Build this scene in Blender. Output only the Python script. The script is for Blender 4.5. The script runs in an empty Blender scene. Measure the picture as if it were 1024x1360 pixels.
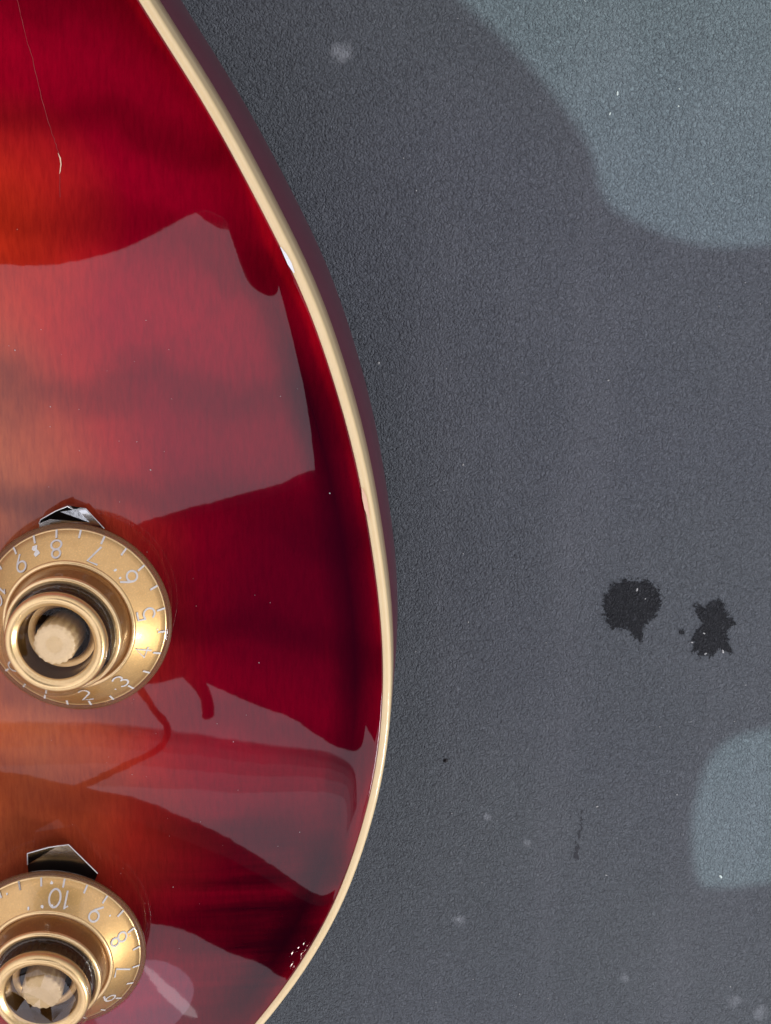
import bpy, bmesh, math, random
import numpy as np
from mathutils import Vector, Matrix
from mathutils.geometry import delaunay_2d_cdt
random.seed(4); rng = np.random.default_rng(4)
S = bpy.context.scene; COL = S.collection

# ------------------------------------------------------------ camera
F = 2200.0; HC = 0.30
Zc = -Vector((590 - 512, -(80 - 680), -F)).normalized()
Xc = (Vector((1, 0, 0)) - Zc * Zc.x).normalized()
Yc = Zc.cross(Xc)
M = Matrix((Xc, Yc, Zc))                     # rows: world axes seen from the camera
cam = bpy.data.cameras.new('camera'); cam_o = bpy.data.objects.new('camera', cam); COL.objects.link(cam_o)
cam_o.matrix_world = Matrix.Translation((0, 0, HC)) @ M.to_4x4()
cam.sensor_fit = 'HORIZONTAL'; cam.sensor_width = 36; cam.lens = 36 * F / 1024
cam.clip_start = 0.005; cam.clip_end = 50
S.camera = cam_o
def at(px, py, z=0.0):                        # a point of the photograph carried to a level plane in the place
    v = M @ Vector((px - 512, -(py - 680), -F)); return Vector((0, 0, HC)) + v * ((z - HC) / v.z)

# ------------------------------------------------------------ light
W = bpy.data.worlds.new('World'); S.world = W; W.use_nodes = True
nt = W.node_tree; bg = nt.nodes['Background']
tc = nt.nodes.new('ShaderNodeTexCoord'); sp = nt.nodes.new('ShaderNodeSeparateXYZ'); rp = nt.nodes.new('ShaderNodeValToRGB')
nt.links.new(tc.outputs['Generated'], sp.inputs[0]); nt.links.new(sp.outputs['Z'], rp.inputs[0]); nt.links.new(rp.outputs[0], bg.inputs[0])
rp.color_ramp.elements[0].position = 0.0; rp.color_ramp.elements[0].color = (.30, .28, .29, 1)
rp.color_ramp.elements[1].position = 1.0; rp.color_ramp.elements[1].color = (.94, .93, 1.08, 1)
bg.inputs[1].default_value = 1.7
LAMP = Vector((1.5, 0.1, 3.0))
def point_lamp(name, loc, watt, radius, col):
    l = bpy.data.lights.new(name, 'POINT'); l.energy = watt; l.shadow_soft_size = radius; l.color = col
    o = bpy.data.objects.new(name, l); o.location = loc; COL.objects.link(o); return o
point_lamp('ceiling_lamp', LAMP, 480, .005, (.72, .99, 1.0))
point_lamp('added_side_fill', (1.6, -1.2, 1.2), 95, .25, (.93, .96, 1.0))  # added fill to bring out the mat grain; no known source
S.view_settings.view_transform = 'Standard'; S.view_settings.look = 'None'
S.view_settings.exposure = 0.0; S.view_settings.gamma = 1.0

# ------------------------------------------------------------ helpers
def link(name, verts, faces, mat, parent=None, smooth=True, loc=None):
    me = bpy.data.meshes.new(name); me.from_pydata([tuple(v) for v in verts], [], faces); me.update()
    if mat: me.materials.append(mat)
    if smooth: me.polygons.foreach_set('use_smooth', [True] * len(me.polygons))
    o = bpy.data.objects.new(name, me); COL.objects.link(o)
    if parent: o.parent = parent
    if loc: o.location = loc
    return o
def tag(o, label=None, cat=None, group=None, kind=None):
    for k, v in (('label', label), ('category', cat), ('group', group), ('kind', kind)):
        if v: o[k] = v
    return o
class NT:
    def __init__(s, name):
        s.m = bpy.data.materials.new(name); s.m.use_nodes = True; s.t = s.m.node_tree
        s.p = s.t.nodes['Principled BSDF']; s.out = s.t.nodes['Material Output']
    def n(s, typ, ins=None, **kw):
        nd = s.t.nodes.new('ShaderNode' + typ)
        for k, v in kw.items(): setattr(nd, k, v)
        for k, v in (ins or {}).items(): s.set(nd, k, v)
        return nd
    def set(s, nd, k, v):
        i = nd.inputs[k]
        if isinstance(v, bpy.types.NodeSocket): s.t.links.new(v, i)
        else: i.default_value = v
    def ramp(s, fac, stops, interp='LINEAR'):
        r = s.n('ValToRGB'); s.set(r, 0, fac); cr = r.color_ramp; cr.interpolation = interp
        while len(cr.elements) > 1: cr.elements.remove(cr.elements[-1])
        cr.elements[0].position = stops[0][0]; cr.elements[0].color = (*stops[0][1], 1)
        for p, c in stops[1:]:
            e = cr.elements.new(p); e.color = (*c, 1)
        return r.outputs[0]
    def math(s, op, a, b=None, c=None, clamp=False):
        nd = s.n('Math', operation=op, use_clamp=clamp); s.set(nd, 0, a)
        if b is not None: s.set(nd, 1, b)
        if c is not None: s.set(nd, 2, c)
        return nd.outputs[0]
    def mix(s, fac, a, b, blend='MIX'):
        nd = s.n('Mix', data_type='RGBA', blend_type=blend); s.set(nd, 0, fac); s.set(nd, 6, a); s.set(nd, 7, b); return nd.outputs[2]
    def noise(s, vec, scale, detail=3, rough=.5, dist=0, col=False):
        nd = s.n('TexNoise', {'Vector': vec, 'Scale': scale, 'Detail': detail, 'Roughness': rough, 'Distortion': dist}); return nd.outputs['Color' if col else 'Fac']
    def pos(s, scale=(1, 1, 1), rot=(0, 0, 0)):
        g = s.n('NewGeometry'); mp = s.n('Mapping', {'Vector': g.outputs['Position'], 'Scale': scale, 'Rotation': rot}); return mp.outputs[0]
    def obj(s, scale=(1, 1, 1), rot=(0, 0, 0)):
        g = s.n('TexCoord'); mp = s.n('Mapping', {'Vector': g.outputs['Object'], 'Scale': scale, 'Rotation': rot}); return mp.outputs[0]
    def P(s, **kw):
        names = dict(base='Base Color', rough='Roughness', metal='Metallic', spec='Specular IOR Level', coat='Coat Weight', crough='Coat Roughness', cior='Coat IOR', normal='Normal', cnormal='Coat Normal', sheen='Sheen Weight', alpha='Alpha', ior='IOR', trans='Transmission Weight', sss='Subsurface Weight')
        for k, v in kw.items():
            if k == 'base' and isinstance(v, tuple) and len(v) == 3: v = (*v, 1)
            s.set(s.p, names[k], v)
        return s.m
    def bump(s, h, strength, dist, normal=None):
        d = {'Height': h, 'Strength': strength, 'Distance': dist}
        if normal is not None: d['Normal'] = normal
        return s.n('Bump', d).outputs[0]

# ------------------------------------------------------------ materials
def mat_mat(wet=False, keep=.13):
    t = NT('rubbery_mat_wet' if wet else 'rubbery_mat')
    p = t.pos()
    warp = t.noise(p, 900, 2, .5, 0, True)
    wv = t.n('VectorMath', {0: warp, 1: (.0009, .0009, 0)}, operation='MULTIPLY').outputs[0]
    pw = t.n('VectorMath', {0: p, 1: wv}, operation='ADD').outputs[0]
    vo = t.n('TexVoronoi', {'Vector': pw, 'Scale': 2750.0}, feature='SMOOTH_F1'); vo.inputs['Smoothness'].default_value = .6
    h1 = vo.outputs['Distance']
    h2 = t.noise(pw, 3400, 3, .6)
    hh = t.math('ADD', t.math('MULTIPLY', h1, .8), t.math('MULTIPLY', h2, .9))
    big = t.noise(p, 14, 4, .55)
    med = t.noise(p, 60, 4, .6)
    hue = t.noise(p, 9, 2, .5)
    c = t.mix(big, (.084, .100, .105, 1), (.126, .141, .149, 1))
    c = t.mix(t.ramp(hue, [(.40, (0, 0, 0)), (.62, (1, 1, 1))]), c, t.mix(1.0, c, (1.0, .965, 1.05, 1), 'MULTIPLY'))
    c = t.mix(t.ramp(h1, [(.25, (0, 0, 0)), (.75, (.5, .5, .5))]), c, (.019, .020, .024, 1))  # grain hollows darkened in the colour, in place of their own shade
    c = t.mix(t.math('MULTIPLY', t.ramp(med, [(.45, (0, 0, 0)), (.8, (1, 1, 1))]), .12), c, (.17, .175, .185, 1))
    # grease and dust in the grain
    fine = t.noise(p, 2600, 2, .6)
    c = t.mix(t.ramp(fine, [(.62, (0, 0, 0)), (.82, (1, 1, 1))]), c, (.20, .205, .215, 1))
    # long faint wipe streaks
    stv = t.pos(scale=(55, 5, 1), rot=(0, 0, .12))
    st = t.noise(stv, 1.0, 4, .6)
    c = t.mix(t.math('MULTIPLY', t.ramp(st, [(.52, (0, 0, 0)), (.75, (1, 1, 1))]), .25), c, (.16, .165, .18, 1))
    if wet:
        c = t.mix(keep, (.0035, .0035, .0045, 1), c)
        c = t.mix(t.ramp(h2, [(.52, (0, 0, 0)), (.70, (.7, .7, .7))]), c, (.055, .056, .064, 1))
        rim = t.n('Attribute', attribute_name='rim', attribute_type='GEOMETRY').outputs['Fac']
        al = t.math('ADD', rim, t.math('MULTIPLY', t.math('SUBTRACT', t.noise(p, 1500, 4, .7), .5), 2.6))
        return t.P(base=c, rough=.38, spec=.22, normal=t.bump(hh, 1.0, .00050), alpha=t.ramp(al, [(.42, (0, 0, 0)), (.58, (1, 1, 1))]))
    # light chalky smudges: (centre px, radius m, strength)
    for (x, y), r, s in (((453, 70), .0024, .55), ((648, 1085), .0009, .5), ((610, 1222), .0016, .35), ((1010, 1345), .002, .4), ((975, 1330), .0018, .3), ((830, 1300), .0012, .35), ((700, 1120), .001, .3)):
        q = at(x, y)
        dd = t.n('VectorMath', {0: p, 1: tuple(q)}, operation='DISTANCE').outputs['Value']
        dd = t.math('ADD', dd, t.math('MULTIPLY', t.math('SUBTRACT', t.noise(p, 700, 4), .5), r * 1.6))
        f = t.math('MULTIPLY', t.math('SUBTRACT', 1.0, t.math('DIVIDE', dd, r), clamp=True), s * 1.3, clamp=True)
        c = t.mix(f, c, (.34, .36, .37, 1))
    return t.P(base=c, rough=t.math('ADD', .40, t.math('MULTIPLY', med, .15)), spec=.5, normal=t.bump(hh, 1.0, .00050))
MAT_M = mat_mat(); MAT_WET = mat_mat(True); MAT_SCUFF = mat_mat(True, .5)

def top_mat():
    t = NT('cherry_burst_lacquer')
    d = t.n('Attribute', attribute_name='edge_distance', attribute_type='GEOMETRY').outputs['Fac']   # millimetres in from the binding
    p = t.pos()
    n1 = t.noise(p, 22, 3, .5)
    dd = t.math('ADD', d, t.math('MULTIPLY', t.math('SUBTRACT', n1, .5), 9.0))
    c = t.ramp(t.math('DIVIDE', t.math('MAXIMUM', dd, d) if False else dd, 80.0), [
        (.00, (.30, .001, .007)), (.012, (.20, .000, .007)), (.06, (.22, .000, .009)), (.13, (.25, .0002, .011)), (.22, (.29, .0004, .012)),
        (.34, (.32, .001, .012)), (.45, (.39, .014, .012)), (.56, (.39, .055, .020)), (.68, (.39, .088, .030)), (.85, (.45, .09, .02)), (1.0, (.48, .14, .03))])
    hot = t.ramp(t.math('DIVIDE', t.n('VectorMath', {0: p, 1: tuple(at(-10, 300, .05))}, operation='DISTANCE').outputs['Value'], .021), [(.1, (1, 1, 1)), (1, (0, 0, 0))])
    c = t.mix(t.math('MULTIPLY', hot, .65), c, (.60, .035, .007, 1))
    # dark band along part of the edge
    # flame figure: bands across the grain
    fv = t.pos(rot=(0, 0, .20), scale=(1, 1, 1))
    fw = t.n('TexWave', {'Vector': fv, 'Scale': 17.0, 'Distortion': 5.5, 'Detail': 3.0, 'Detail Scale': 1.6, 'Detail Roughness': .55}, bands_direction='Y', wave_profile='SIN').outputs['Fac']
    fl = t.math('MULTIPLY', t.ramp(fw, [(.0, (1, 1, 1)), (.5, (.25, .25, .25)), (1, (0, 0, 0))]), t.math('ADD', .25, t.math('MULTIPLY', t.noise(fv, 18, 2), .7)))
    c = t.mix(t.math('MULTIPLY', fl, .95), c, t.mix(1.0, c, (.36, .25, .35, 1), 'MULTIPLY'))
    # brushed stain, seen as short vertical flecks
    gv = t.pos(scale=(1400, 260, 1), rot=(0, 0, .1)); g = t.noise(gv, 1.0, 3, .6)
    c = t.mix(t.math('MULTIPLY', t.ramp(g, [(.3, (1, 1, 1)), (.62, (0, 0, 0))]), .42), c, t.mix(1.0, c, (.5, .35, .6, 1), 'MULTIPLY'))
    # blackish band near the rim, broken up along its length
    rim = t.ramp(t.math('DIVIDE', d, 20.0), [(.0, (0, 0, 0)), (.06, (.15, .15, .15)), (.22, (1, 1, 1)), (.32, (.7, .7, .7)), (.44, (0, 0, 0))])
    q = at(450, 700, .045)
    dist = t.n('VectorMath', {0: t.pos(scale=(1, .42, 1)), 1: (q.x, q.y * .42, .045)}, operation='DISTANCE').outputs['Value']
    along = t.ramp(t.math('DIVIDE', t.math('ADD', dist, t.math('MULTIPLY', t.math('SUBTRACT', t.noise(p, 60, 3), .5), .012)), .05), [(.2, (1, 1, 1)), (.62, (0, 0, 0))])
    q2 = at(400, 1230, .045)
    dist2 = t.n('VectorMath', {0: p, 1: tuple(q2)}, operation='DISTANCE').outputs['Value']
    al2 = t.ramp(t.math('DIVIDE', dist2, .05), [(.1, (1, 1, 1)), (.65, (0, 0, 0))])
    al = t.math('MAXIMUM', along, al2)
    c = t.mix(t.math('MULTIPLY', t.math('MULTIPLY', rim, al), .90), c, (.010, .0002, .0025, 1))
    # darker patches; the one beside the upper knob is shade put into the colour
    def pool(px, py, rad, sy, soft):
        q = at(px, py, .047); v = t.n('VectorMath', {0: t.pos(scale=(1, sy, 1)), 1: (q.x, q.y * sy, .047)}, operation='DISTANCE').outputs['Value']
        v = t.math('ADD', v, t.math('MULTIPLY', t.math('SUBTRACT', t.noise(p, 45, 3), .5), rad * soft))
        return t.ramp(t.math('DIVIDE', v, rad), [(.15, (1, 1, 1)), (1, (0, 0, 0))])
    sv = t.pos(rot=(0, 0, .42), scale=(26, 420, 1)); streak = t.noise(sv, 1.0, 3, .6)  # streaks stand for reflected sleeve folds, painted into the colour
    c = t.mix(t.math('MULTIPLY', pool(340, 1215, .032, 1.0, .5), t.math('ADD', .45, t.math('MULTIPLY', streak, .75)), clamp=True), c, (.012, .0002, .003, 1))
    c = t.mix(t.math('MULTIPLY', pool(370, 790, .036, .75, .5), .72), c, (.035, .0003, .007, 1))  # weaker light beside the upper knob, put into the colour
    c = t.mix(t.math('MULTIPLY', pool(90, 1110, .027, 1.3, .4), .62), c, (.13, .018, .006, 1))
    mott = t.noise(p, 420, 3, .6)
    bmp = t.bump(t.math('ADD', g, mott), .55, .00030)
    peel = t.bump(t.noise(p, 240, 2, .5), .25, .000012)
    # fine hairline scratches catch as rougher lacquer
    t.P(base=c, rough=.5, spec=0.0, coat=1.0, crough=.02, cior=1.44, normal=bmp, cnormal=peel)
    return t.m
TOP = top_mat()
def simple(name, base, rough, metal=0, coat=0, spec=.5, bscale=None, bstr=.1, bdist=.00005, var=None, crough=.05):
    t = NT(name); c = (*base, 1)
    if var:
        c = t.mix(t.noise(t.obj(), var[0], 4, .6), (*base, 1), (*var[1], 1))
    kw = dict(base=c, rough=rough, metal=metal, coat=coat, spec=spec, crough=crough)
    if bscale: kw['normal'] = t.bump(t.noise(t.obj(), bscale, 3, .6), bstr, bdist)
    return t.P(**kw)
BIND = simple('aged_cream_binding', (.86, .66, .36), .42, coat=.6, var=(160, (.76, .55, .27)), bscale=500, bstr=.05)
SIDE = simple('dark_cherry_mahogany', (.072, .0085, .020), .42, coat=.5, var=(300, (.095, .013, .027)), bscale=1800, bstr=.25, bdist=.00006, crough=.28)
def gold_mat(name, a, b, rough, metal=.85):
    t = NT(name); o = t.obj()
    c = t.mix(t.noise(o, 700, 4, .65), (*a, 1), (*b, 1))
    c = t.mix(t.ramp(t.noise(o, 4200, 2, .6), [(.5, (0, 0, 0)), (.75, (.5, .5, .5))]), c, (min(1, a[0] * 1.35), a[1] * 1.3, a[2] * 1.2, 1))
    return t.P(base=c, rough=rough, metal=metal, coat=.6, crough=.06, normal=t.bump(t.noise(o, 1600, 3, .6), .25, .00006))
GOLD = gold_mat('gold_paint_under_plastic', (.74, .48, .20), (.60, .36, .13), .38)
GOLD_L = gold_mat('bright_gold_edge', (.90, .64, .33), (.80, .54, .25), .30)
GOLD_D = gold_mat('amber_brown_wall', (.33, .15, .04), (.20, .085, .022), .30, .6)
DARK = simple('deep_brown_painted_reflection', (.020, .009, .004), .22, coat=.8, spec=.5, var=(900, (.05, .022, .008)), bscale=1500, bstr=.5, bdist=.0001)
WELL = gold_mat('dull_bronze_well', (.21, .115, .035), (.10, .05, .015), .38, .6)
TAN = simple('cast_tan_shaft', (.80, .58, .32), .5, metal=.1, coat=.3, bscale=900, bstr=.8, bdist=.0003, var=(500, (.62, .43, .21)))
PRINT = simple('white_printed_ink', (.76, .76, .78), .5, coat=.3, var=(1500, (.62, .58, .56)))
STEEL = simple('nickel_plate', (.52, .53, .52), .16, metal=1, bscale=1200, bstr=.15, bdist=.0001)
UNDER = simple('dark_brown_underside', (.022, .008, .004), .5)
lp = NT('smoky_amber_lip'); lp.P(base=(.22, .10, .04), rough=.35, spec=.25, alpha=.55); LIP = lp.m
CHIP = simple('white_fleck_glint', (.85, .85, .85), .4)  # white for flecks and for painted glints
PEACH_MARK = simple('peach_mark', (.80, .50, .33), .4)  # pale peach for the small chip and the sliver by the binding
SCR = simple('scratch_in_lacquer', (.26, .012, .014), .5)
STEEL_B = simple('bright_nickel_edge', (.75, .74, .71), .35, metal=.6)  # paler metal for the line along the plate's edge
BLACKM = simple('black_recess', (.006, .005, .005), .4)
def clear_mat(ior=1.27, top=.22):
    t = NT('clear_lacquered_plastic')
    tr = t.n('BsdfTransparent'); tr.inputs[0].default_value = (1, .985, .94, 1)
    gl = t.n('BsdfGlossy'); gl.inputs['Roughness'].default_value = .03
    fr = t.n('Fresnel'); fr.inputs['IOR'].default_value = ior
    mx = t.n('MixShader'); t.set(mx, 0, t.math('MINIMUM', fr.outputs[0], top)); t.set(mx, 1, tr.outputs[0]); t.set(mx, 2, gl.outputs[0])
    t.t.links.new(mx.outputs[0], t.out.inputs[0]); return t.m
CLEAR = clear_mat(); CLEAR_F = clear_mat(1.75, .3)
CLOTH = simple('dark_charcoal_jersey', (.008, .007, .008), .95, spec=.2, bscale=300, bstr=.6, bdist=.001)
SKIN = simple('skin', (.30, .13, .09), .5)
PHONE = simple('black_phone_case', (.01, .01, .011), .5, spec=.3)

# ------------------------------------------------------------ the mat
n = 60; R_ = 1.6
gv = [(-R_ + 2 * R_ * i / n, -R_ + 2 * R_ * j / n, 0) for j in range(n + 1) for i in range(n + 1)]
gf = [(j * (n + 1) + i, j * (n + 1) + i + 1, (j + 1) * (n + 1) + i + 1, (j + 1) * (n + 1) + i) for j in range(n) for i in range(n)]
tag(link('table_mat', gv, gf, MAT_M), 'dark grey fine grained rubbery mat under the guitar', kind='structure')

def blob_sheet(name, pts, z, mat, jag=.0003, n=220, thick=.00025, rim_w=.0008):
    P = [at(x, y) for x, y in pts]; m = len(P); out = []
    for i in range(m):
        p0, p1, p2, p3 = P[i - 1], P[i], P[(i + 1) % m], P[(i + 2) % m]
        for k in range(n // m):
            u = k / (n // m)
            q = .5 * ((2 * p1) + (-p0 + p2) * u + (2 * p0 - 5 * p1 + 4 * p2 - p3) * u * u + (-p0 + 3 * p1 - 3 * p2 + p3) * u ** 3)
            out.append(q)
    c = sum(out, Vector()) / len(out)
    out = [q + (q - c).normalized() * random.uniform(-1, 1) * jag for q in out]
    L = len(out); bm = bmesh.new(); rim_w = rim_w if n > 100 else .0002
    rings_ = [[bm.verts.new(((q + (c - q).normalized() * w).x, (q + (c - q).normalized() * w).y, zz)) for q in out] for w, zz in ((-.0004, z), (rim_w, z), (rim_w * 2.2, z))]
    f = bm.faces.new(rings_[2])
    for a_, b_ in ((0, 1), (1, 2)):
        for i in range(L): bm.faces.new((rings_[a_][i], rings_[a_][(i + 1) % L], rings_[b_][(i + 1) % L], rings_[b_][i]))
    bmesh.ops.triangulate(bm, faces=[f], ngon_method='EAR_CLIP'); bmesh.ops.recalc_face_normals(bm, faces=bm.faces)
    me = bpy.data.meshes.new(name); bm.to_mesh(me); bm.free(); me.materials.append(mat)
    if me.polygons[0].normal.z < 0: me.flip_normals()
    me.attributes.new('rim', 'FLOAT', 'POINT').data.foreach_set('value', [0.0] * L + [.55] * L + [1.6] * L)
    o = bpy.data.objects.new(name, me); COL.objects.link(o); return o
tag(blob_sheet('stain', [(818, 769), (845, 767), (868, 773), (881, 790), (878, 812), (860, 832), (856, 838), (853, 856), (843, 850), (832, 838), (808, 835), (799, 815), (801, 788)], .00012, MAT_WET),
    'black roundish damp stain with a small tail, left one on the mat', 'stain')
tag(blob_sheet('stain', [(945, 795), (956, 792), (965, 805), (970, 815), (980, 826), (972, 838), (969, 852), (973, 869), (955, 866), (945, 874), (925, 872), (916, 850), (922, 835), (930, 826), (921, 812), (924, 798), (936, 805)], .00012, MAT_WET, jag=.0005),
    'black ragged damp stain with frayed top, right one on the mat', 'stain')
tag(blob_sheet('stain', [(901, 838), (906, 836), (909, 841), (904, 844)], .00012, MAT_WET, jag=.0001, n=24),
    'tiny black spot between the two larger damp stains', 'stain')
# crumbs and lint lying on the mat
vs, fs = [], []
SCUFF_M = simple('scuffed_mat', (.022, .023, .027), .6)
LINT = simple('pale_lint', (.42, .42, .40), .7)
def crumb(p, size, el, ang, out_v, out_f):
    b = len(out_v); c, s = math.cos(ang), math.sin(ang)
    for k in range(6):
        a = k * math.tau / 6; x, y = math.cos(a) * size * el, math.sin(a) * size
        out_v.append((p[0] + x * c - y * s, p[1] + x * s + y * c, p[2]))
    out_v.append((p[0], p[1], p[2] + size * .8))
    for k in range(6): out_f.append((b + k, b + (k + 1) % 6, b + 6))
spots = [(820, 124, 2.0), (901, 141, 1.8), (810, 151, 1.6), (503, 482, 2.4), (615, 617, 1.6), (808, 505, 1.5), (552, 865, 1.4), (846, 783, 2.0), (857, 795, 1.4), (935, 841, 1.6), (919, 853, 1.6), (937, 868, 2.0), (960, 865, 2.4), (957, 1164, 2.8), (899, 1055, 1.6), (793, 1071, 1.6), (876, 965, 1.2), (615, 735, 1.2), (553, 253, 1.2), (536, 210, 1.2), (622, 826, 1.3), (805, 1162, 1.3), (640, 1172, 1.2), (690, 1320, 1.3), (600, 1080, 1.1), (970, 1310, 1.6)]
for _ in range(45): spots.append((random.uniform(520, 1024), random.uniform(0, 1360), random.uniform(.5, .9)))
for x, y, s in spots:
    q = at(x, y); crumb((q.x, q.y, .00012), s * .00009, random.uniform(1.0, 2.4), random.uniform(0, 3.1), vs, fs)
tag(link('lint_specks', vs, fs, LINT, smooth=False), 'scattered pale lint specks on the dark mat', 'lint', kind='stuff')
vs, fs = [], []
for i in range(46):
    u = random.random() ** .6; x = 769 + 4 * math.sin(u * 5) + random.gauss(0, 1.3); y = 1060 + 82 * u
    q = at(x, y); crumb((q.x, q.y, .00006), random.uniform(.00006, .00016) * (.5 + u), random.uniform(1.5, 4), math.pi / 2 + random.uniform(-.4, .4), vs, fs)
tag(link('scuff', [(a, b, .00006 + (c - .00006) * .15) for a, b, c in vs], fs, SCUFF_M, smooth=False), 'faint broken dark vertical scuff on the mat below the stains', 'scuff')
q = at(592, 1010)
vs, fs = [], []; crumb((q.x, q.y, .00012), .00045, 1.3, .4, vs, fs)
tag(link('crumb', vs, fs, BLACKM, smooth=False), 'single tiny black crumb on the mat right of the guitar', 'crumb')

# ------------------------------------------------------------ the guitar
ZE = .045
inv = [(183, 0), (274, 141), (358, 300), (393, 367), (418, 427), (450, 528), (471, 600), (489, 697), (503, 788), (509, 850), (510, 909), (506, 982), (496, 1044), (476, 1117), (447, 1198), (414, 1258), (381, 1308), (352, 1345)]
ctrl = [tuple(at(x, y, ZE))[:2] for x, y in inv] + [(-.052, -.187), (-.085, -.214), (-.125, -.232), (-.175, -.238), (-.225, -.228), (-.275, -.200), (-.315, -.15), (-.333, -.09), (-.322, -.03), (-.285, .03), (-.245, .07), (-.222, .105), (-.215, .14), (-.222, .18), (-.20, .225), (-.16, .24), (-.12, .225), (-.092, .19), (-.082, .15), (-.08, .11), (-.075, .07), (-.062, .038)]
def closed_curve(P, n, w):
    P = np.array(P); m = len(P); out = []
    for i in range(m):
        p0, p1, p2, p3 = P[i - 1], P[i], P[(i + 1) % m], P[(i + 2) % m]
        for u in np.linspace(0, 1, 60, endpoint=False):
            out.append(.5 * ((2 * p1) + (-p0 + p2) * u + (2 * p0 - 5 * p1 + 4 * p2 - p3) * u * u + (-p0 + 3 * p1 - 3 * p2 + p3) * u ** 3))
    out = np.array(out); Q = np.r_[out, out[:1]]; t = np.r_[0, np.cumsum(np.hypot(*np.diff(Q, axis=0).T))]
    s = np.linspace(0, t[-1], n, endpoint=False); q = np.c_[np.interp(s, t, Q[:, 0]), np.interp(s, t, Q[:, 1])]
    k = np.arange(-3 * w, 3 * w + 1); g = np.exp(-k * k / 2 / w / w); g /= g.sum(); r = np.zeros_like(q)
    for kk, gg in zip(k, g): r += gg * np.roll(q, kk, axis=0)
    return r
NO = 1200
O = closed_curve(ctrl, NO, 7)
tan = np.roll(O, -1, 0) - np.roll(O, 1, 0); tan /= np.linalg.norm(tan, axis=1)[:, None]
INW = np.c_[tan[:, 1], -tan[:, 0]]                      # inward normal
if ((O.mean(0) - O) * INW).sum() < 0: INW = -INW
O = O - INW * .0015
def off(d): return O + INW * d
def edge_dist(pts):
    pts = np.asarray(pts, float); res = np.empty(len(pts)); A = O; D = np.roll(O, -1, 0) - O; L2 = (D ** 2).sum(1)
    for i in range(0, len(pts), 2000):
        c = pts[i:i + 2000]; v = c[:, None] - A[None]
        tt = np.clip((v * D[None]).sum(2) / L2, 0, 1); w = v - tt[..., None] * D[None]
        res[i:i + 2000] = np.sqrt((w ** 2).sum(2).min(1))
    return res
def carve(d):
    d = np.maximum(d - .0016, 0)
    return .0012 * (1 - np.exp(-d / .008)) + .009 * (1 - np.exp(-d / .06))
guitar = bpy.data.objects.new('electric_guitar', None); COL.objects.link(guitar)
tag(guitar, 'glossy cherry sunburst electric guitar body with cream edge binding lying on the mat', 'guitar')
def loft(name, rings, mat, cap=None):
    n = len(rings[0]); verts = [tuple(p) for r in rings for p in r]
    faces = [(j * n + i, (j + 1) * n + i, (j + 1) * n + (i + 1) % n, j * n + (i + 1) % n) for j in range(len(rings) - 1) for i in range(n)]
    o = link(name, verts, faces, mat, guitar)
    bm = bmesh.new(); bm.from_mesh(o.data)
    if cap == 'last': bm.verts.ensure_lookup_table(); bm.faces.new([bm.verts[(len(rings) - 1) * n + i] for i in range(n)])
    bmesh.ops.recalc_face_normals(bm, faces=bm.faces); bm.to_mesh(o.data); bm.free(); return o
def ring(d, z): return np.c_[off(d), np.full(NO, z)]
# carved maple top
BI = .0015
cen = np.array((-.175, -.06)); I0 = off(BI)
ts = np.r_[0, .0015, .004, np.linspace(.008, .25, 46), np.linspace(.26, .6, 50), np.linspace(.62, .999, 22)]
pts = np.concatenate([I0 + (cen - I0) * t for t in ts]); dv = edge_dist(pts)
zz = ZE + carve(dv)
top_v = np.c_[pts, zz]
rings = [top_v[i * NO:(i + 1) * NO] for i in range(len(ts))]
low = rings[0].copy(); low[:, 2] -= .002
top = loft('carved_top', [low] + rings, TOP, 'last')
at_ = top.data.attributes.new('edge_distance', 'FLOAT', 'POINT')
vals = np.r_[dv[:NO], dv] * 1000 - 1.5
at_.data.foreach_set('value', vals.astype(np.float32))
# binding
prof = [(BI, ZE - .0022), (BI, ZE - .00005), (BI - .00012, ZE + .00006), (.0007, ZE + .00006), (.0004, ZE - .00006), (.0002, ZE - .00025), (.0001, ZE - .0005), (.00005, ZE - .0010), (0, ZE - .0045), (0, ZE - .0098), (.001, ZE - .0099)]
loft('binding', [ring(d, z) for d, z in prof], BIND)
# mahogany rim and back
prof = [(.0012, ZE - .009), (.0001, ZE - .0099), (-.00005, ZE - .0101), (-.00005, .012), (.0002, .0085), (.001, .0055), (.0022, .0033), (.004, .0018), (.0065, .0010), (.010, .0008)]
loft('body_side', [ring(d, z) for d, z in prof], SIDE, 'last')

# ------------------------------------------------------------ knobs
def surf_z(x, y): return ZE + float(carve(edge_dist([(x, y)]))[0])
def surf_n(x, y):
    e = .0005; gx = (surf_z(x + e, y) - surf_z(x - e, y)) / 2 / e; gy = (surf_z(x, y + e) - surf_z(x, y - e)) / 2 / e
    return Vector((-gx, -gy, 1)).normalized()
MM = .001
def lathe(name, prof, mat, parent, seg=96, flute=None, loc=None):
    verts, faces = [], []
    for k, (r, z) in enumerate(prof):
        for i in range(seg):
            a = i * math.tau / seg; rr = r
            if flute and k in flute[2]: rr = r + flute[1] * math.cos(flute[0] * a)
            verts.append((rr * MM * math.cos(a), rr * MM * math.sin(a), z * MM))
    m = len(prof)
    faces = [(j * seg + i, j * seg + (i + 1) % seg, (j + 1) * seg + (i + 1) % seg, (j + 1) * seg + i) for j in range(m - 1) for i in range(seg)]
    if prof[-1][0] < .6 or True:
        pass
    o = link(name, verts, faces, mat, parent)
    bm = bmesh.new(); bm.from_mesh(o.data); bm.verts.ensure_lookup_table()
    if prof[-1][0] <= 3.4 : bm.faces.new([bm.verts[(m - 1) * seg + i] for i in range(seg)])
    bmesh.ops.recalc_face_normals(bm, faces=bm.faces); bm.to_mesh(o.data); bm.free()
    return o
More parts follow.
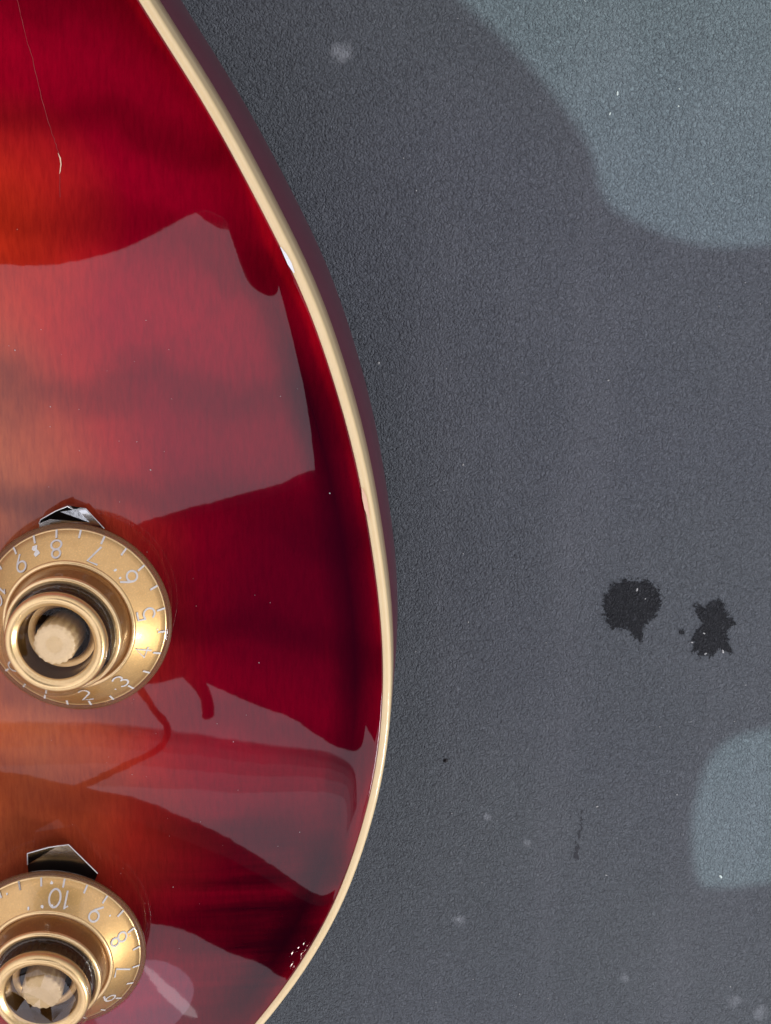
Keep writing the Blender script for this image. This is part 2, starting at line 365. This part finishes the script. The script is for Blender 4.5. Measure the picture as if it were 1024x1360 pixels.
def arc(cx, cy, r, a0, a1, n=10, ry=None):
    ry = ry or r
    return [(cx + r * math.cos(math.radians(a0 + (a1 - a0) * i / n)), cy + ry * math.sin(math.radians(a0 + (a1 - a0) * i / n))) for i in range(n + 1)]
GL = {
 '0': [arc(0, 0, .30, 90, 450, 20, .48)],
 '1': [[(-.14, .30), (.02, .48), (.02, -.48)]],
 '2': [arc(0, .22, .27, 160, -30, 10, .26) + [(-.28, -.48), (.30, -.48)]],
 '3': [arc(-.02, .24, .25, 150, -80, 10, .24), arc(-.02, -.22, .28, 80, -150, 10, .26)],
 '4': [[(.30, -.20), (-.32, -.20), (.12, .48), (.12, -.48)]],
 '5': [[(.26, .48), (-.20, .48), (-.24, .06)] + arc(-.02, -.16, .29, 120, -150, 12, .31)],
 '6': [[(.18, .48), (-.14, .12)] + arc(0, -.19, .27, 160, 520, 20, .28)],
 '7': [[(-.28, .48), (.28, .48), (-.08, -.48)]],
 '8': [arc(0, .24, .22, -90, 270, 18, .23), arc(0, -.24, .27, 90, 450, 18, .25)],
 '9': [[(-.18, -.48), (.14, -.12)] + arc(0, .19, .27, -20, 340, 20, .28)],
}
R0, R1, Z0, Z1 = 14.5, 10.5, .6, 4.0            # skirt: outer radius, inner radius and their heights
def zc(r): return Z0 + (R0 - r) / (R0 - R1) * (Z1 - Z0)
def ribbon(paths, place, w, vs, fs, lift=.10):
    for path in paths:
        b = len(vs); m = len(path); closed = math.dist(path[0], path[-1]) < 1e-4
        for i, (x, y) in enumerate(path):
            a = path[max(i - 1, 0)]; c = path[min(i + 1, m - 1)]
            if closed and i in (0, m - 1): a = path[m - 2]; c = path[1]
            tx, ty = c[0] - a[0], c[1] - a[1]; L = math.hypot(tx, ty) or 1; nx, ny = -ty / L * w / 2, tx / L * w / 2
            for sx, lz in ((1, 0), (1, 1), (-1, 1), (-1, 0)):
                vs.append(place(x + nx * sx, y + ny * sx, lift * lz))
        for i in range(m - 1):
            for k in range(3): fs.append((b + i * 4 + k, b + i * 4 + k + 1, b + i * 4 + k + 5, b + i * 4 + k + 4))
        fs.append((b, b + 1, b + 2, b + 3)); e = b + (m - 1) * 4; fs.append((e, e + 3, e + 2, e + 1))
def cap_disc(k, facets):
    seg = facets or 64; vs, fs = [], []; rs = (5.7, 4.6, 2.4)
    for j, rr in enumerate(rs):
        for i in range(seg):
            a = (i + (.5 * j if facets else 0)) * math.tau / seg + (rng.uniform(-.18, .18) if facets and j else 0)
            h = 13.1 - (.25 * j if not facets else 0) + (rng.uniform(-.55, .55) if facets and j else 0)
            vs.append((rr * math.cos(a) * MM, rr * math.sin(a) * MM, h * MM))
    vs.append((0, 0, 13.0 * MM)); c = len(vs) - 1
    for j in range(2):
        for i in range(seg):
            a, b, d, e = j * seg + i, j * seg + (i + 1) % seg, (j + 1) * seg + (i + 1) % seg, (j + 1) * seg + i
            fs += [(a, b, e), (b, d, e)] if facets else [(a, b, d, e)]
    fs += [(2 * seg + i, 2 * seg + (i + 1) % seg, c) for i in range(seg)]
    link('clear_cap', vs, fs, CLEAR_F if facets else CLEAR, k, smooth=not facets)
def knob(px, py, cw8, label, tilt=(0, 0), missing=(), turn=0, shaft_h=12.85, lift=4.0, flecks=(), facets=0):
    z = .053
    for _ in range(5):
        p = at(px, py, z); z = surf_z(p.x, p.y) + (lift + .6) * MM
    nrm = surf_n(p.x, p.y); nrm = Vector((nrm.x + tilt[0], nrm.y + tilt[1], nrm.z)).normalized()
    # gold core with skirt
    core_prof = [(6.0, -2.0), (13.6, -.6), (14.45, -.1), (14.6, .25), (R0, Z0)] + [(R0 - (R0 - R1) * t, zc(R0 - (R0 - R1) * t) + .12 * math.sin(math.pi * t)) for t in (.2, .4, .6, .8)] + [(R1, Z1)]
    k = lathe('control_knob', core_prof, GOLD, guitar)
    k['label'] = label
    k.matrix_local = Matrix.Translation(Vector((p.x, p.y, z - Z0 * MM))) @ Vector((0, 0, 1)).rotation_difference(nrm).to_matrix().to_4x4()
    lathe('underside', [(14.1, -.45), (13.5, -.75), (8, -2.0), (3.3, -2.4)], UNDER, k)
    lathe('skirt_lip', [(14.64, -.35), (15.2, -.25), (15.38, .15), (15.3, .5), (14.66, .6)], LIP, k)
    lathe('skirt_edge', [(14.62, .2), (14.66, .45), (14.5, .66), (14.3, .72), (14.15, .7)], GOLD_L, k)  # lighter gold line: the rim's edge highlight put into the colour
    lathe('shoulder_ring', [(R1 + .02, Z1 - .05), (10.45, 4.25), (10.2, 4.42), (9.9, 4.40), (9.75, 4.2)], GOLD_L, k)
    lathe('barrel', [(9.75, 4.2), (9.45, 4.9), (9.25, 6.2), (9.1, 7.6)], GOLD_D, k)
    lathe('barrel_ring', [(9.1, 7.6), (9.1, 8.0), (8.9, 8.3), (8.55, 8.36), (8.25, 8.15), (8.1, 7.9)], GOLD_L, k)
    lathe('dark_neck', [(8.1, 7.9), (7.5, 7.4), (7.25, 7.8), (7.2, 9.5), (7.35, 10.6)], DARK, k, seg=144, flute=(44, .07, (2, 3)))  # dark reflection in the clear wall, given as the neck's own colour
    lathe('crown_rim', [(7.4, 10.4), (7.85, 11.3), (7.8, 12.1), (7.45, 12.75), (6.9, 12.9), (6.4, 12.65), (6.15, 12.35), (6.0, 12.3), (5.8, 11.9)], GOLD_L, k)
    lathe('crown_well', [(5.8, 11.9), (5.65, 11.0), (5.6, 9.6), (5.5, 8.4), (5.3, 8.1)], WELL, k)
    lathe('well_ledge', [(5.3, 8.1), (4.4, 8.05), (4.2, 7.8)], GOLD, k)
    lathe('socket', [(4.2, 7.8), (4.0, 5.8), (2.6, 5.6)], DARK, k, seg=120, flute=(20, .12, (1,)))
    lathe('shaft', [(2.95, 5.0), (3.2, 6), (3.2, shaft_h - .35), (3.0, shaft_h - .05), (2.3, shaft_h), (1.2, shaft_h - .08), (.3, shaft_h - .05)], TAN, k, seg=144, flute=(18, .085, (1, 2, 3)))
    # clear outer skin: skirt lip and crown
    lathe('clear_skirt', [(14.2, -.75), (15.2, -.45), (15.5, .1), (15.45, .7), (14.9, 1.05), (12.5, 3.1), (11.0, 4.5), (10.3, 5.3)], CLEAR, k)
    lathe('clear_crown', [(8.5, 8.4), (8.45, 11.5), (8.4, 12.8), (8.1, 13.3), (7.5, 13.5), (6.4, 13.45), (5.6, 13.2)], CLEAR, k)
    cap_disc(k, facets)
    # printed scale
    for dgt in range(0, 11):
        if dgt in missing: continue
        th = math.radians(90 - (cw8 + (8 - dgt) * 30)); s = str(dgt); vs, fs = [], []
        for ci, ch in enumerate(s):
            ox = (ci - (len(s) - 1) / 2) * .62
            def place(x, y, l, ox=ox):
                X = (x * 1.0 + ox) * 3.0; Y = y * 2.35          # top of the figure towards the centre
                rr = 12.05 - Y; ux, uy = math.cos(th), math.sin(th); rx, ry = -uy, ux
                xx, yy = ux * rr + rx * X, uy * rr + ry * X; rad = math.hypot(xx, yy)
                return (xx * MM, yy * MM, (zc(rad) + .14 + l) * MM)
            ribbon(GL[ch], place, .10, vs, fs)
        link('numeral', vs, fs, PRINT, k, smooth=False)
    for j in range(-2, 23):
        th = math.radians(90 - (cw8 + 240 - j * 15)); vs, fs = [], []
        def place(x, y, l):
            rr = 13.95 + y; ux, uy = math.cos(th), math.sin(th)
            return ((ux * rr - uy * x) * MM, (uy * rr + ux * x) * MM, (zc(rr) + .16 + l) * MM)
        ribbon([[(0, -.45), (0, .0), (0, .62)]], place, .30, vs, fs)
        link('tick_mark', vs, fs, PRINT, k, smooth=False)
    vs, fs = [], []
    for cw, rr, sz in flecks:
        th = math.radians(90 - cw); b = len(vs); zz_ = zc(rr) + .2
        cx_, cy_ = rr * math.cos(th), rr * math.sin(th); m_ = 7
        for q_ in range(m_):
            a_ = q_ * math.tau / m_; w_ = sz * random.uniform(.6, 1.15)
            x_, y_ = cx_ + w_ * math.cos(a_), cy_ + w_ * math.sin(a_); vs.append((x_ * MM, y_ * MM, (zc(math.hypot(x_, y_)) + .19) * MM))
        vs.append((cx_ * MM, cy_ * MM, (zz_ + sz * .25) * MM)); fs += [(b + q_, b + (q_ + 1) % m_, b + m_) for q_ in range(m_)]
    if vs: o = link('flecks_and_glints', vs, fs, CHIP, k, smooth=False); o['kind'] = 'stuff'  # white flecks and scratches; the small dots are painted glints
    return k, p, nrm
k1, p1, n1 = knob(99, 821, -8, 'upper gold top hat control knob with the figure 8 at its top edge', lift=4.2, tilt=(-.10, -.01), flecks=((-24, 12.9, .55), (-23, 12.2, .5), (40, 11.6, .25), (47, 11.3, .22), (95, 13.4, .12), (150, 12.8, .14)))
k2, p2, n2 = knob(70, 1262, 72, 'lower gold top hat control knob with the figures 10 and 9 at its top edge', lift=4.2, tilt=(-.01, -.07), shaft_h=11.6, facets=8, flecks=((-62, 12.4, .8), (-55, 11.8, .6), (-68, 13.2, .6), (4, 13.9, .28), (-14, 11.0, .25), (-2, 11.0, .3), (6, 11.1, .22), (-28, 13.6, .2), (52, 12.9, .16), (75, 13.6, .13)))

def pointer(p, nrm, pts, label):
    # bent nickel pointer plate; pts: (x mm, y mm, height mm) outline in the knob's own axes
    vs = [Vector((x * MM, y * MM, h * MM)) for x, y, h in pts]; L = len(vs)
    allv = vs + [v + Vector((0, 0, -.45 * MM)) for v in vs]
    bm = bmesh.new(); bv = [bm.verts.new(v) for v in allv]
    tipi = L - 1
    bm.faces.new(bv[:L]); bm.faces.new(list(reversed(bv[L:])))
    for i in range(L): bm.faces.new((bv[i], bv[L + i], bv[L + (i + 1) % L], bv[(i + 1) % L]))
    bmesh.ops.triangulate(bm, faces=bm.faces[:2] if False else [f for f in bm.faces if len(f.verts) > 4])
    bmesh.ops.recalc_face_normals(bm, faces=bm.faces)
    me = bpy.data.meshes.new('pointer_plate'); bm.to_mesh(me); bm.free(); me.materials.append(STEEL)
    o = bpy.data.objects.new('pointer_plate', me); COL.objects.link(o); o.parent = guitar; o['label'] = label
    o.matrix_local = Matrix.Translation(Vector((p.x, p.y, surf_z(p.x, p.y) + .0006))) @ Vector((0, 0, 1)).rotation_difference(nrm).to_matrix().to_4x4()
    cu = bpy.data.curves.new('edge', 'CURVE'); cu.dimensions = '3D'; cu.bevel_depth = .0001; cu.bevel_resolution = 1
    sl = cu.splines.new('POLY'); sl.points.add(L - 3)
    for i in range(L - 2): sl.points[i].co = (*vs[i + 1], 1)
    oc = bpy.data.objects.new('edge', cu); COL.objects.link(oc)
    me = bpy.data.meshes.new_from_object(oc.evaluated_get(bpy.context.evaluated_depsgraph_get())); bpy.data.objects.remove(oc)
    me.materials.clear(); me.materials.append(STEEL_B); oc = bpy.data.objects.new('plate_edge', me); COL.objects.link(oc); oc.parent = o
    return o
pointer(p1, n1, [(-5, 4, 2.6), (-5.4, 14.6, 1.6), (-4.9, 15.4, 2.2), (-2.4, 16.9, 2.6), (-.6, 17.6, 2.2), (.1, 16.6, .9), (1.9, 16.8, .7), (4.6, 13.6, .5), (5, 4, 1.8)], 'nickel pointer plate poking out above the upper knob')
pointer(p2, n2, [(-4, 4, .2), (-3.7, 15.4, 1.2), (-3.4, 18.0, 1.9), (.3, 19.7, 2.8), (1.6, 19.0, 1.3), (3.3, 19.2, 1.3), (7.6, 13.2, .8), (4, 4, .2)], 'dark nickel pointer plate poking out above the lower knob')

# ------------------------------------------------------------ the person taking the picture (leans over the table, outside the frame)
def slab(name, outline, z, thick, mat, rr=.012, parent=None, lean=(0, 0)):
    P = [Vector((x, y, 0)) for x, y in outline]
    if sum(P[i - 1].x * P[i].y - P[i].x * P[i - 1].y for i in range(len(P))) < 0: P.reverse()
    out = P
    for _ in range(3):
        out = [q for i in range(len(out)) for q in (out[i].lerp(out[(i + 1) % len(out)], .25), out[i].lerp(out[(i + 1) % len(out)], .75))]
    n = len(out); nr = []
    for i in range(n):
        t_ = (out[(i + 1) % n] - out[i - 1]).normalized(); nr.append(Vector((-t_.y, t_.x, 0)))
    rings = []
    for a in (-90, -60, -30, 0, 30, 60, 90):
        d = 0.0; zz = z + thick / 2 + math.sin(math.radians(a)) * thick / 2
        e = zz - z - thick / 2; rings.append([(out[i].x + nr[i].x * d + lean[0] * e, out[i].y + nr[i].y * d + lean[1] * e, zz) for i in range(n)])
    verts = [v for r in rings for v in r]
    faces = [(j * n + i, j * n + (i + 1) % n, (j + 1) * n + (i + 1) % n, (j + 1) * n + i) for j in range(6) for i in range(n)]
    cd = delaunay_2d_cdt([q.to_2d() for q in out], [], [list(range(n))], 1, 1e-7)
    mp = [o_[0] if o_ else 0 for o_ in cd[3]]
    for tri in cd[2]:
        a_, b_, c_ = (mp[k] for k in tri); faces += [(a_, c_, b_), (6 * n + a_, 6 * n + b_, 6 * n + c_)]
    bm = bmesh.new(); bv = [bm.verts.new(v) for v in verts]
    for f in faces:
        try: bm.faces.new([bv[i] for i in f])
        except ValueError: pass
    bmesh.ops.recalc_face_normals(bm, faces=bm.faces)
    me = bpy.data.meshes.new(name); bm.to_mesh(me); bm.free(); me.materials.append(mat)
    o = bpy.data.objects.new(name, me); COL.objects.link(o)
    if parent: o.parent = parent
    return o
person = bpy.data.objects.new('person', None); COL.objects.link(person); person.location = (.4, -.1, 0)
tag(person, 'person in dark clothes leaning over the guitar, seen only as a dark reflection', 'person')
def pslab(*a, **k):
    o = slab(*a, **k); o.parent = person; o.matrix_parent_inverse = Matrix.Translation((-.4, .1, 0)); return o
ZT = .60; TH = .02
def cast(px, py):                               # where the light through that point of the mat passes shoulder height
    g = at(px, py, 0); return tuple((g + (LAMP - g) * ((ZT + TH / 2) / LAMP.z)))[:2]
edge = [cast(x, y) for x, y in [(560, -60), (610, 0), (680, 60), (740, 130), (775, 180), (791, 215), (793, 245), (812, 278), (850, 297), (890, 315), (935, 328), (985, 330), (1040, 324), (1200, 300)]]
edge2 = [cast(x, y) for x, y in [(1200, 955), (1030, 963), (985, 970), (955, 985), (937, 1010), (922, 1055), (917, 1100), (921, 1150), (931, 1180), (945, 1184), (1000, 1180), (1060, 1172), (1200, 1150)]]
left = [(.262, -.390), (.238, -.36), (.209, -.32), (.184, -.281), (.162, -.235), (.158, -.20), (.161, -.163), (.168, -.138), (.176, -.1), (.180, -.071), (.181, -.043), (.183, -.010), (.188, .03), (.20, .10)]
pslab('torso', left + [(.22, .22), (.27, .22)] + edge + [(.62, -.10)] + edge2 + [(.60, -.40), (.52, -.56), (.40, -.50), (.31, -.425)], ZT, TH, CLOTH, rr=.004, lean=(LAMP.x / LAMP.z, LAMP.y / LAMP.z))
# the arm reaching in over the guitar, ending in a loose fist
pslab('sleeve', [(.20, -.150), (.150, -.157), (.1, -.170), (.045, -.182), (.004, -.190), (-.03, -.198), (-.075, -.21), (-.085, -.25), (-.075, -.295), (-.059, -.304), (-.031, -.297), (-.017, -.301), (.009, -.314), (.04, -.327), (.079, -.340), (.134, -.372), (.182, -.394), (.232, -.411), (.255, -.404), (.25, -.30)], .585, .03, CLOTH, rr=.008)
pslab('lower_sleeve', [(-.40, -.36), (-.25, -.388), (-.172, -.395), (-.118, -.412), (-.084, -.419), (-.047, -.437), (.016, -.474), (.092, -.535), (.185, -.617), (.26, -.68), (.42, -.72), (.50, -.85), (.40, -.97), (.25, -.86), (.205, -.807), (.101, -.671), (.046, -.619), (-.005, -.569), (-.046, -.536), (-.10, -.52), (-.25, -.50), (-.40, -.49)], .60, .04, CLOTH, rr=.008)
pslab('head', [(-.30, .05), (-.18, .0), (-.05, .0), (.05, .04), (.13, .03), (.17, .06), (.17, .20), (.1, .4), (-.2, .42), (-.32, .25)], .62, .16, CLOTH, rr=.05)
# phone held level with the hand round it
phone = slab('phone', [(-.16, -.046), (-.12, -.043), (-.099, -.040), (-.081, -.039), (-.064, -.035), (-.046, -.029), (-.029, -.021), (-.009, -.010), (.011, .0), (.024, .003), (.034, .004), (.034, -.005), (.034, -.015), (.036, -.023), (.048, -.026), (.062, -.023), (.072, -.014), (.085, .003), (.10, .03), (.10, .09), (-.16, .09)], .3035, .009, PHONE, rr=.003)
tag(phone, 'dark phone held over the guitar, seen only as a dark reflection', 'phone')
# strap hanging from the wrist
def tube(name, pts, r, mat, parent):
    cu = bpy.data.curves.new(name, 'CURVE'); cu.dimensions = '3D'; cu.bevel_depth = r; cu.bevel_resolution = 2
    sp_ = cu.splines.new('POLY'); sp_.points.add(len(pts) - 1)
    for i, q in enumerate(pts): sp_.points[i].co = (*q, 1)
    o = bpy.data.objects.new(name, cu); COL.objects.link(o)
    dg = bpy.context.evaluated_depsgraph_get(); me = bpy.data.meshes.new_from_object(o.evaluated_get(dg)); bpy.data.objects.remove(o)
    me.materials.clear(); me.materials.append(mat); o = bpy.data.objects.new(name, me); COL.objects.link(o)
    o.parent = parent; o.matrix_parent_inverse = Matrix.Translation((-.4, .1, 0)); return o
def curvy(P, n=8):
    P = [Vector((*q, 0)) for q in P]; P = [P[0]] + P + [P[-1]]; out = []
    for i in range(1, len(P) - 2):
        p0, p1, p2, p3 = P[i - 1:i + 3]
        for k in range(n):
            u = k / n; out.append(.5 * ((2 * p1) + (-p0 + p2) * u + (2 * p0 - 5 * p1 + 4 * p2 - p3) * u * u + (-p0 + 3 * p1 - 3 * p2 + p3) * u ** 3))
    return [(q.x, q.y, .6) for q in out + [P[-1]]]
tube('wrist_strap', curvy([(-.073, -.30), (-.057, -.327), (-.047, -.342), (-.049, -.357), (-.062, -.367), (-.088, -.379), (-.125, -.395)]), .0028, CLOTH, person)
tube('finger', curvy([(-.035, -.295), (-.022, -.306), (-.013, -.320), (-.011, -.336)]), .0055, CLOTH, person)
# added see-through layers that dim a soft band of the reflection
gz = NT('dimming_film'); tr_ = gz.n('BsdfTransparent'); df_ = gz.n('BsdfDiffuse', {'Color': (.02, .016, .018, 1)}); mx_ = gz.n('MixShader'); mx_.inputs[0].default_value = .30
gz.t.links.new(tr_.outputs[0], mx_.inputs[1]); gz.t.links.new(df_.outputs[0], mx_.inputs[2]); gz.t.links.new(mx_.outputs[0], gz.out.inputs[0])
bc = curvy([(-.26, -.335), (-.18, -.338), (-.10, -.340), (-.027, -.352), (.032, -.366), (.107, -.384), (.176, -.409), (.235, -.445), (.27, -.51)])
for lay, wd in enumerate((.008, .018, .032, .05)):
    vs = [(x, y, .6 + lay * .002) for x, y, _ in bc] + [(x - .3 * wd * (i / len(bc)), y - wd * (1.2 - .5 * i / len(bc)), .6 + lay * .002) for i, (x, y, _) in enumerate(bc)]; L = len(bc)
    o = link('added_dimming_layer', vs, [(i, i + 1, L + i + 1, L + i) for i in range(L - 1)], gz.m, person); o.matrix_parent_inverse = Matrix.Translation((-.4, .1, 0))
# a light added for the pale streak, and little lights that glint in the lacquer
def in_lacquer(px, py, z):
    q = at(px, py, .05)
    for _ in range(5): q = at(px, py, surf_z(q.x, q.y))
    nn = surf_n(q.x, q.y); v = (q - Vector((0, 0, HC))).normalized(); rr_ = v - 2 * v.dot(nn) * nn
    return q + rr_ * ((z - q.z) / rr_.z)
a, b = in_lacquer(192, 1284, 1.1), in_lacquer(262, 1352, 1.1); mid = (a + b) / 2; dd = b - a
al_ = bpy.data.lights.new('added_streak_light', 'AREA'); al_.shape = 'ELLIPSE'; al_.size = dd.length; al_.size_y = .016; al_.energy = 3.4 * math.pi * dd.length * .016 * .785; al_.color = (1, .93, .96)
ao = bpy.data.objects.new('added_streak_light', al_); ao.location = mid; ao.rotation_euler = (0, 0, math.atan2(dd.y, dd.x)); COL.objects.link(ao)
for x, y in ((388, 1266), (396, 1259), (403, 1253), (387, 1281), (400, 1267)):
    point_lamp('little_light', in_lacquer(x, y, .50), .006, .0013, (1, .8, .75))

c_ = in_lacquer(196, 1335, 1.12); vl = bpy.data.lights.new('added_violet_glow', 'AREA'); vl.shape = 'ELLIPSE'; vl.size = .26; vl.size_y = .13; vl.color = (.86, .72, 1.0)  # added violet glow for the pale patch in the lacquer; source unknown
vl.energy = 1.8 * math.pi * .26 * .13 * .785; vo_ = bpy.data.objects.new('added_violet_glow', vl); vo_.location = c_; vo_.rotation_euler = (0, 0, -.9); COL.objects.link(vo_)

# ------------------------------------------------------------ marks in the lacquer, and one painted glint
def on_top(px, py, h=.00006):
    q = at(px, py, .05)
    for _ in range(5): q = at(px, py, surf_z(q.x, q.y))
    return q + Vector((0, 0, h))
def scratch(pts, widths, mat, label):  # also lays on the binding's painted glint and peach sliver
    vs, fs = [], []
    P = [on_top(x, y, .0003 if 'binding' in label and 'edge' in label else .00006) for x, y in pts]
    for i, q in enumerate(P):
        d = (P[min(i + 1, len(P) - 1)] - P[max(i - 1, 0)]).normalized(); nn = Vector((-d.y, d.x, 0)) * widths[i] * .5
        vs += [q + nn, q - nn]
    fs = [(2 * i, 2 * i + 1, 2 * i + 3, 2 * i + 2) for i in range(len(P) - 1)]
    o = link('scratch_or_glint', vs, fs, mat, guitar); o['label'] = label
def wob(pts, k=6, a=.8):
    out = []
    for i in range(len(pts) - 1):
        for j in range(k): u = j / k; out.append((pts[i][0] * (1 - u) + pts[i + 1][0] * u + random.uniform(-a, a), pts[i][1] * (1 - u) + pts[i + 1][1] * u))
    return out + [pts[-1]]
w = wob([(22, -4), (33, 45), (45, 84), (58, 140), (72, 185), (79, 206)]); scratch(w, [.00008 + random.uniform(-.00005, .00004) for _ in w], SCR, 'long thin curved scratch in the upper left of the red top')
scratch([(77, 203), (80, 210), (81, 218), (80, 227), (79, 231)], [.00005, .0002, .00016, .00014, .00005], PEACH_MARK, 'small pale chip at the end of the long scratch')
w = wob([(79, 232), (80, 262)], 4, .5); scratch(w, [.00007] * len(w), SCR, 'faint end of the long scratch')
scratch([(373, 328), (379, 338), (385, 350), (391, 362)], [.0001, .0005, .00065, .0002], CHIP, 'painted white glint along the inner edge of the binding')  # lamp glint laid on as white colour
scratch([(481, 648), (484, 660), (487, 675), (491, 690)], [.0002, .0007, .0007, .0001], PEACH_MARK, 'peach sliver along the inner edge of the binding')  # thin peach strip of colour beside the binding
vs, fs = [], []
for x, y, s_ in [(200, 624, 1.3), (438, 655, 1.5), (230, 1178, 1.1), (310, 985, 1.0), (344, 880, 1.1), (20, 465, 1.2), (67, 540, 1.0), (398, 1105, .9), (215, 790, 1.0)] + [(random.uniform(0, 400), random.uniform(300, 1300), random.uniform(.35, .7)) for _ in range(60)]:
    q = on_top(x, y)
    if edge_dist([(q.x, q.y)])[0] < .004: continue
    crumb(q, s_ * .00007, random.uniform(1, 2.2), random.uniform(0, 3), vs, fs)
tag(link('dust_specks', vs, fs, LINT, smooth=False), 'fine dust specks on the glossy red guitar top', 'dust', kind='stuff')
